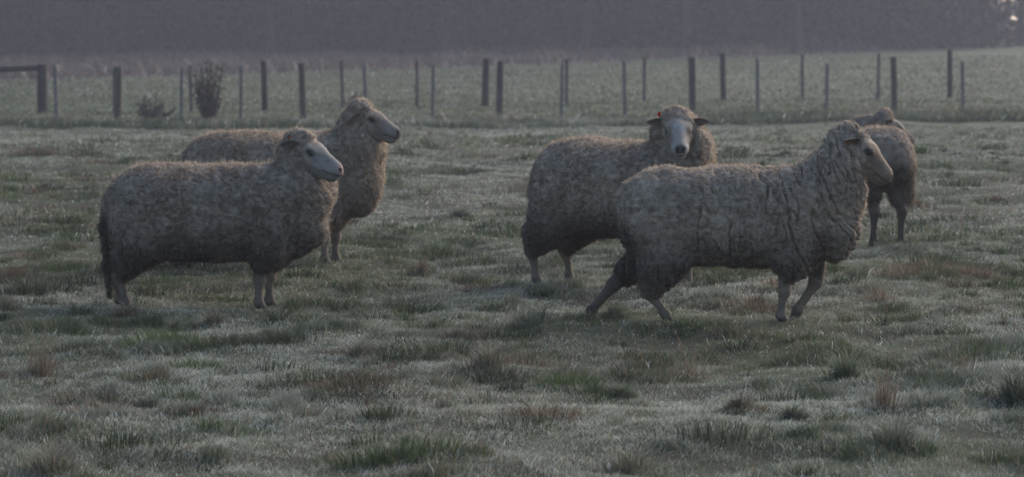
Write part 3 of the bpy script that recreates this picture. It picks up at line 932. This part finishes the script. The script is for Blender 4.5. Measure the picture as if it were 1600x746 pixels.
def hleg(x, y, hx=None, hz=.178, hip=.21, stif=(.30, .35), ys=.12, wool_r=(.155, .115, .064), lift=0):
    """hind leg: hip, stifle forward, hock back, hoof at x"""
    sg = 1 if y > 0 else -1; hx = x - .03 if hx is None else hx
    c_ = (stif[0] - .05) * .35 + (hx + .08) * .65
    W = [((hip, ys * sg * .7, .50), wool_r[0]), ((c_, ys * sg, stif[1]), wool_r[1]), ((hx + .05, (y + ys * sg) / 2, hz + .085), wool_r[2] + .016),
         ((hx + .022, y, hz + .015), wool_r[2] - .020)]
    K = [((hx + .05, y, hz + .06), .040), ((hx, y, hz), .034), (((hx + x) / 2 + .006, y, (hz + .05) / 2), .018), ((x, y, .052 + lift), .0235), ((x + .020, y, .016 + lift), .023)]
    return dict(wool=W, skin=K)

WOOLC = (.27, .235, .21); DIRT_SHADEC = (.13, .108, .088)

# --- A: the leftmost sheep, standing side on, facing right
def place(px, py, sc):
    p = hit(px, py); return p
profA = [(0, .56, .50, .02), (.012, .62, .42, .09), (.04, .665, .34, .14), (.09, .705, .29, .19), (.16, .735, .26, .22), (.25, .748, .245, .245),
         (.40, .745, .232, .262), (.58, .742, .230, .265), (.75, .748, .240, .25), (.88, .762, .245, .22), (.98, .76, .27, .19),
         (1.07, .745, .35, .155), (1.13, .72, .44, .115), (1.175, .68, .54, .06), (1.19, .64, .59, .02)]
pa = hit(200, 479)
sA = FPX / pa.y / 305.0
make_sheep('sheep', 'leftmost sheep standing side on with pale bluish white face and long dark tail', pa - Vector((.115, 0, 0)), math.radians(-3), 1.0,
    profA,
    neck=[((.95, 0, .60), .165), ((1.03, 0, .665), .142), ((1.015, -.01, .755), .112), ((.985, -.015, .815), .072), ((1.03, 0, .42), .11), ((.99, 0, .345), .075)],
    hp=(1.030, -.02, .878), face=(.87, -.36, -.33), hs=1.16,
    legs=[fleg(.80, -.10, xs=.88, wz=.225), fleg(.83, .10, xs=.90, wz=.225), hleg(.115, -.10), hleg(.055, .10)],
    ears=[(1, (-.45, .80, .25), .12, .062, .3), (-1, (-.50, .80, .12), .092, .056, .25)],
    wool=(.34, .295, .262), dirt_shade=(.092, .078, .066), skinc=(.235, .222, .214), nosec=(.30, .21, .20),
    tail=[((.03, 0, .56), .042), ((.002, -.01, .42), .027), ((.014, -.02, .22), .022), ((.030, -.02, .07), .014)],
    facecut=-.015, cap=[((-.03, 0, -.028), .056), ((.010, 0, -.026), .046), ((-.03, 0, -.10), .078), ((.0, .0, -.12), .066)],
    dirt=lambda V: sstep(.06, .02, V[:, 0]) * sstep(.55, .42, V[:, 2]) * 1.2, seed=1, tag_ear=((-.030, -.098, .004), (.16, .04, .025)), eartone=(.20, .168, .152))

# --- B: the sheep behind it
profB = [(0, .58, .52, .02), (.012, .64, .44, .09), (.04, .70, .36, .14), (.09, .75, .31, .19), (.16, .785, .28, .23), (.28, .805, .26, .25),
         (.45, .795, .25, .262), (.62, .785, .25, .262), (.80, .785, .26, .25), (.92, .80, .265, .22), (1.02, .80, .27, .20),
         (1.11, .79, .31, .17), (1.17, .76, .39, .13), (1.215, .70, .48, .07), (1.23, .66, .54, .02)]
pb = hit(300, 409)
make_sheep('sheep', 'rear left sheep behind the leftmost one, head raised, grey tan face and dark nose', pb - Vector((.075, 0, 0)), math.radians(-4), 1.005,
    profB,
    neck=[((1.02, 0, .60), .185), ((1.08, 0, .72), .155), ((1.075, -.01, .83), .112), ((1.075, -.01, .885), .072), ((1.09, 0, .46), .12), ((1.09, 0, .385), .080)],
    hp=(1.132, -.01, .937), face=(.88, -.36, -.26), hs=1.16, facecut=-.01, sidec=(.19, .155, .13),
    legs=[fleg(.885, -.09, xs=.93, wz=.23), fleg(.93, .09, xs=.95, wz=.23), hleg(.03, .10), hleg(.19, -.10, lift=.0)],
    ears=[(1, (-.05, .97, .20), .125, .058, .2), (-1, (-.20, .80, -.30), .125, .066, .2)],
    wool=(.35, .295, .25), dirt_shade=(.15, .12, .097), skinc=(.22, .19, .17), nosec=(.05, .045, .045),
    cap=[((-.03, 0, -.012), .060), ((.015, 0, -.022), .046), ((-.02, 0, -.12), .072), ((-.03, .03, -.012), .042), ((-.03, -.03, -.012), .042), ((-.04, 0, -.09), .075)], seed=2,
    eartone=(.26, .22, .20))

# --- C: the middle sheep looking at the camera
profC = [(0, .57, .50, .02), (.012, .63, .42, .09), (.04, .69, .35, .14), (.09, .735, .30, .19), (.16, .768, .27, .22), (.26, .785, .255, .25),
         (.42, .782, .25, .268), (.58, .772, .25, .268), (.73, .765, .26, .25), (.84, .765, .27, .22), (.89, .755, .29, .17),
         (.93, .74, .36, .14), (.965, .71, .44, .10), (.995, .67, .53, .05), (1.01, .63, .58, .02)]
pc = hit(838, 446)
ca = math.radians(-30)
fwc = Matrix.Rotation(-ca, 3, 'Z') @ Vector((.02, -.90, -.40))
make_sheep('sheep', 'middle sheep looking straight at the camera with a white face and red ear tag', pc - Matrix.Rotation(ca, 3, 'Z') @ Vector((.06, -.11, 0)) * 1.06, ca, 1.06,
    profC,
    neck=[((.80, 0, .58), .165), ((.875, -.01, .68), .142), ((.90, -.03, .755), .118), ((.885, -.03, .81), .080)],
    hp=(.885, -.105, .908), face=tuple(fwc), hs=1.12,
    legs=[fleg(.80, -.10, xs=.86), fleg(.84, .10, xs=.86), hleg(.06, -.11, hz=.20), hleg(.14, .10, hip=.22, hz=.20)],
    ears=[(1, (-.05, .96, .20), .095, .050, .12), (-1, (-.05, .96, .16), .095, .050, .12)],
    wool=(.36, .31, .272), dirt_shade=(.12, .10, .083), skinc=(.30, .285, .28), nosec=(.06, .055, .06),
    cap=[((-.03, 0, -.030), .058), ((.024, .024, -.026), .036), ((.024, -.024, -.026), .036), ((-.03, .035, -.035), .038), ((-.03, -.035, -.035), .038), ((-.09, .05, -.12), .075), ((-.09, -.05, -.12), .075)],
    facecut=-.01, sidec=(.19, .155, .13), tag_ear=((.006, -.088, .014), (.55, .03, .02)), seed=3, eartone=(.20, .17, .155))

# --- D: the sheep walking to the right in front
profD = [(0, .58, .50, .02), (.012, .64, .43, .09), (.04, .69, .37, .14), (.09, .73, .32, .19), (.16, .757, .29, .22), (.25, .768, .270, .245),
         (.40, .768, .258, .262), (.58, .772, .258, .265), (.74, .778, .262, .25), (.86, .79, .27, .22), (.96, .79, .29, .19),
         (1.05, .77, .35, .155), (1.10, .74, .42, .115), (1.145, .70, .52, .06), (1.165, .66, .58, .02)]
pd = hit(1040, 499)
make_sheep('sheep', 'nearest right sheep walking to the right with deeply creased fleece and tan brown face', pd - Vector((.235, 0, 0)), math.radians(-2), 1.0,
    profD,
    neck=[((.93, 0, .60), .185), ((1.03, 0, .69), .158), ((1.085, 0, .775), .132), ((1.120, 0, .840), .078), ((1.155, 0, .735), .082), ((1.06, 0, .44), .12), ((1.06, 0, .385), .080)],
    hp=(1.185, 0, .922), face=(.79, -.12, -.59), hs=1.12, facecut=-.005, fl=.6, sidec=(.165, .118, .09),
    legs=[fleg(.795, -.10, xs=.87, wz=.235, knee=.012), dict(wool=[((.90, .09, .46), .12), ((.93, .11, .33), .085), ((.975, .10, .245), .048)],
              skin=[((.96, .10, .26), .040), ((.975, .10, .20), .033), ((.925, .10, .125), .019), ((.885, .10, .065), .026), ((.87, .10, .025), .025)]),
          hleg(.235, -.10, hx=.145, hz=.165, hip=.22, stif=(.30, .33), wool_r=(.155, .118, .068)),
          dict(wool=[((.20, .09, .50), .15), ((.155, .11, .34), .090), ((.055, .10, .250), .050), ((-.005, .10, .195), .030)],
               skin=[((.02, .10, .225), .038), ((-.02, .10, .185), .034), ((-.085, .10, .11), .0215), ((-.13, .10, .055), .026), ((-.135, .10, .02), .026)])],
    ears=[(1, (-.35, .85, .0), .10, .052, .3), (-1, (-.35, .86, -.05), .105, .058, .25)],
    wool=(.36, .31, .27), dirt_shade=(.10, .082, .067), skinc=(.19, .145, .118), nosec=(.15, .12, .11), cleft=.032,
    cap=[((-.035, 0, -.036), .058), ((.018, 0, -.030), .044), ((-.035, 0, -.08), .085), ((-.01, -.03, -.10), .060), ((-.01, .03, -.10), .060)],
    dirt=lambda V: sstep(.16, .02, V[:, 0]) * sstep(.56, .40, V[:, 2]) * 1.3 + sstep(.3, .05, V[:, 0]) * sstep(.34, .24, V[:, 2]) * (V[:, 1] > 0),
    seed=4, eartone=(.17, .125, .10), fib=1.15)

# --- E: the distant sheep at the right, rump to the camera, head turned right
profE = [(0, .58, .52, .02), (.012, .64, .45, .08), (.04, .70, .40, .12), (.09, .745, .36, .155), (.16, .775, .34, .175), (.28, .785, .325, .19),
         (.45, .775, .31, .20), (.60, .77, .31, .20), (.75, .77, .32, .19), (.85, .77, .33, .17), (.93, .74, .38, .14), (.99, .69, .47, .08), (1.01, .64, .54, .02)]
pe = hit(1388, 386)
ea = math.radians(100)
hd = Vector((math.cos(ea), math.sin(ea), 0))
# wanted world direction of the face: to the right and slightly down; put into the body frame
fw = Matrix.Rotation(-ea, 3, 'Z') @ Vector((.92, .15, -.42))
make_sheep('sheep', 'distant right sheep seen from behind with dark hind legs and head turned right', pe - hd * .12, ea, 1.0,
    profE,
    neck=[((.82, 0, .58), .15), ((.88, -.0, .67), .120), ((.87, -.05, .735), .095), ((.83, -.10, .775), .075)],
    hp=(.80, -.19, .825), face=tuple(fw), hs=1.0,
    legs=[fleg(.74, .11, xs=.80, wz=.26), fleg(.68, .19, xs=.80, wz=.26), hleg(.12, .10, hz=.25, wool_r=(.12, .068, .034)), hleg(.18, -.10, hz=.25, wool_r=(.12, .072, .038))],
    ears=[(1, (-.30, .90, .15), .09, .05, .3), (-1, (-.55, .75, .15), .09, .05, .5)],
    wool=(.30, .26, .23), dirt_shade=(.10, .078, .062), skinc=(.13, .112, .104), nosec=(.04, .04, .045),
    cap=[((-.03, 0, .0), .058), ((-.03, .03, -.02), .045), ((-.03, -.03, -.02), .045)],
    dirt=lambda V: sstep(.22, .08, V[:, 0]) * sstep(.60, .50, V[:, 2]), seed=5, fib=.7, lift_belly=.06, legc=(.075, .058, .048))

# ------------------------------------------------------------------ haze
hv = np.array([(x, y, z) for x in (-420, 420) for y in (-70, 900) for z in (-18, 22)], float)
hf = np.array([[0, 1, 3, 2], [4, 6, 7, 5], [0, 4, 5, 1], [2, 3, 7, 6], [0, 2, 6, 4], [1, 5, 7, 3]])
mh = bpy.data.materials.new('haze'); mh.use_nodes = True
t = mh.node_tree; t.nodes.remove(t.nodes['Principled BSDF'])
pv = t.nodes.new('ShaderNodeVolumePrincipled')
pv.inputs['Color'].default_value = (.80, .83, 1.0, 1)
pv.inputs['Density'].default_value = .0008
pv.inputs['Anisotropy'].default_value = .2
t.links.new(pv.outputs[0], t.nodes['Material Output'].inputs['Volume'])
tag(mesh_np('haze', hv, hf, mh), kind='stuff')
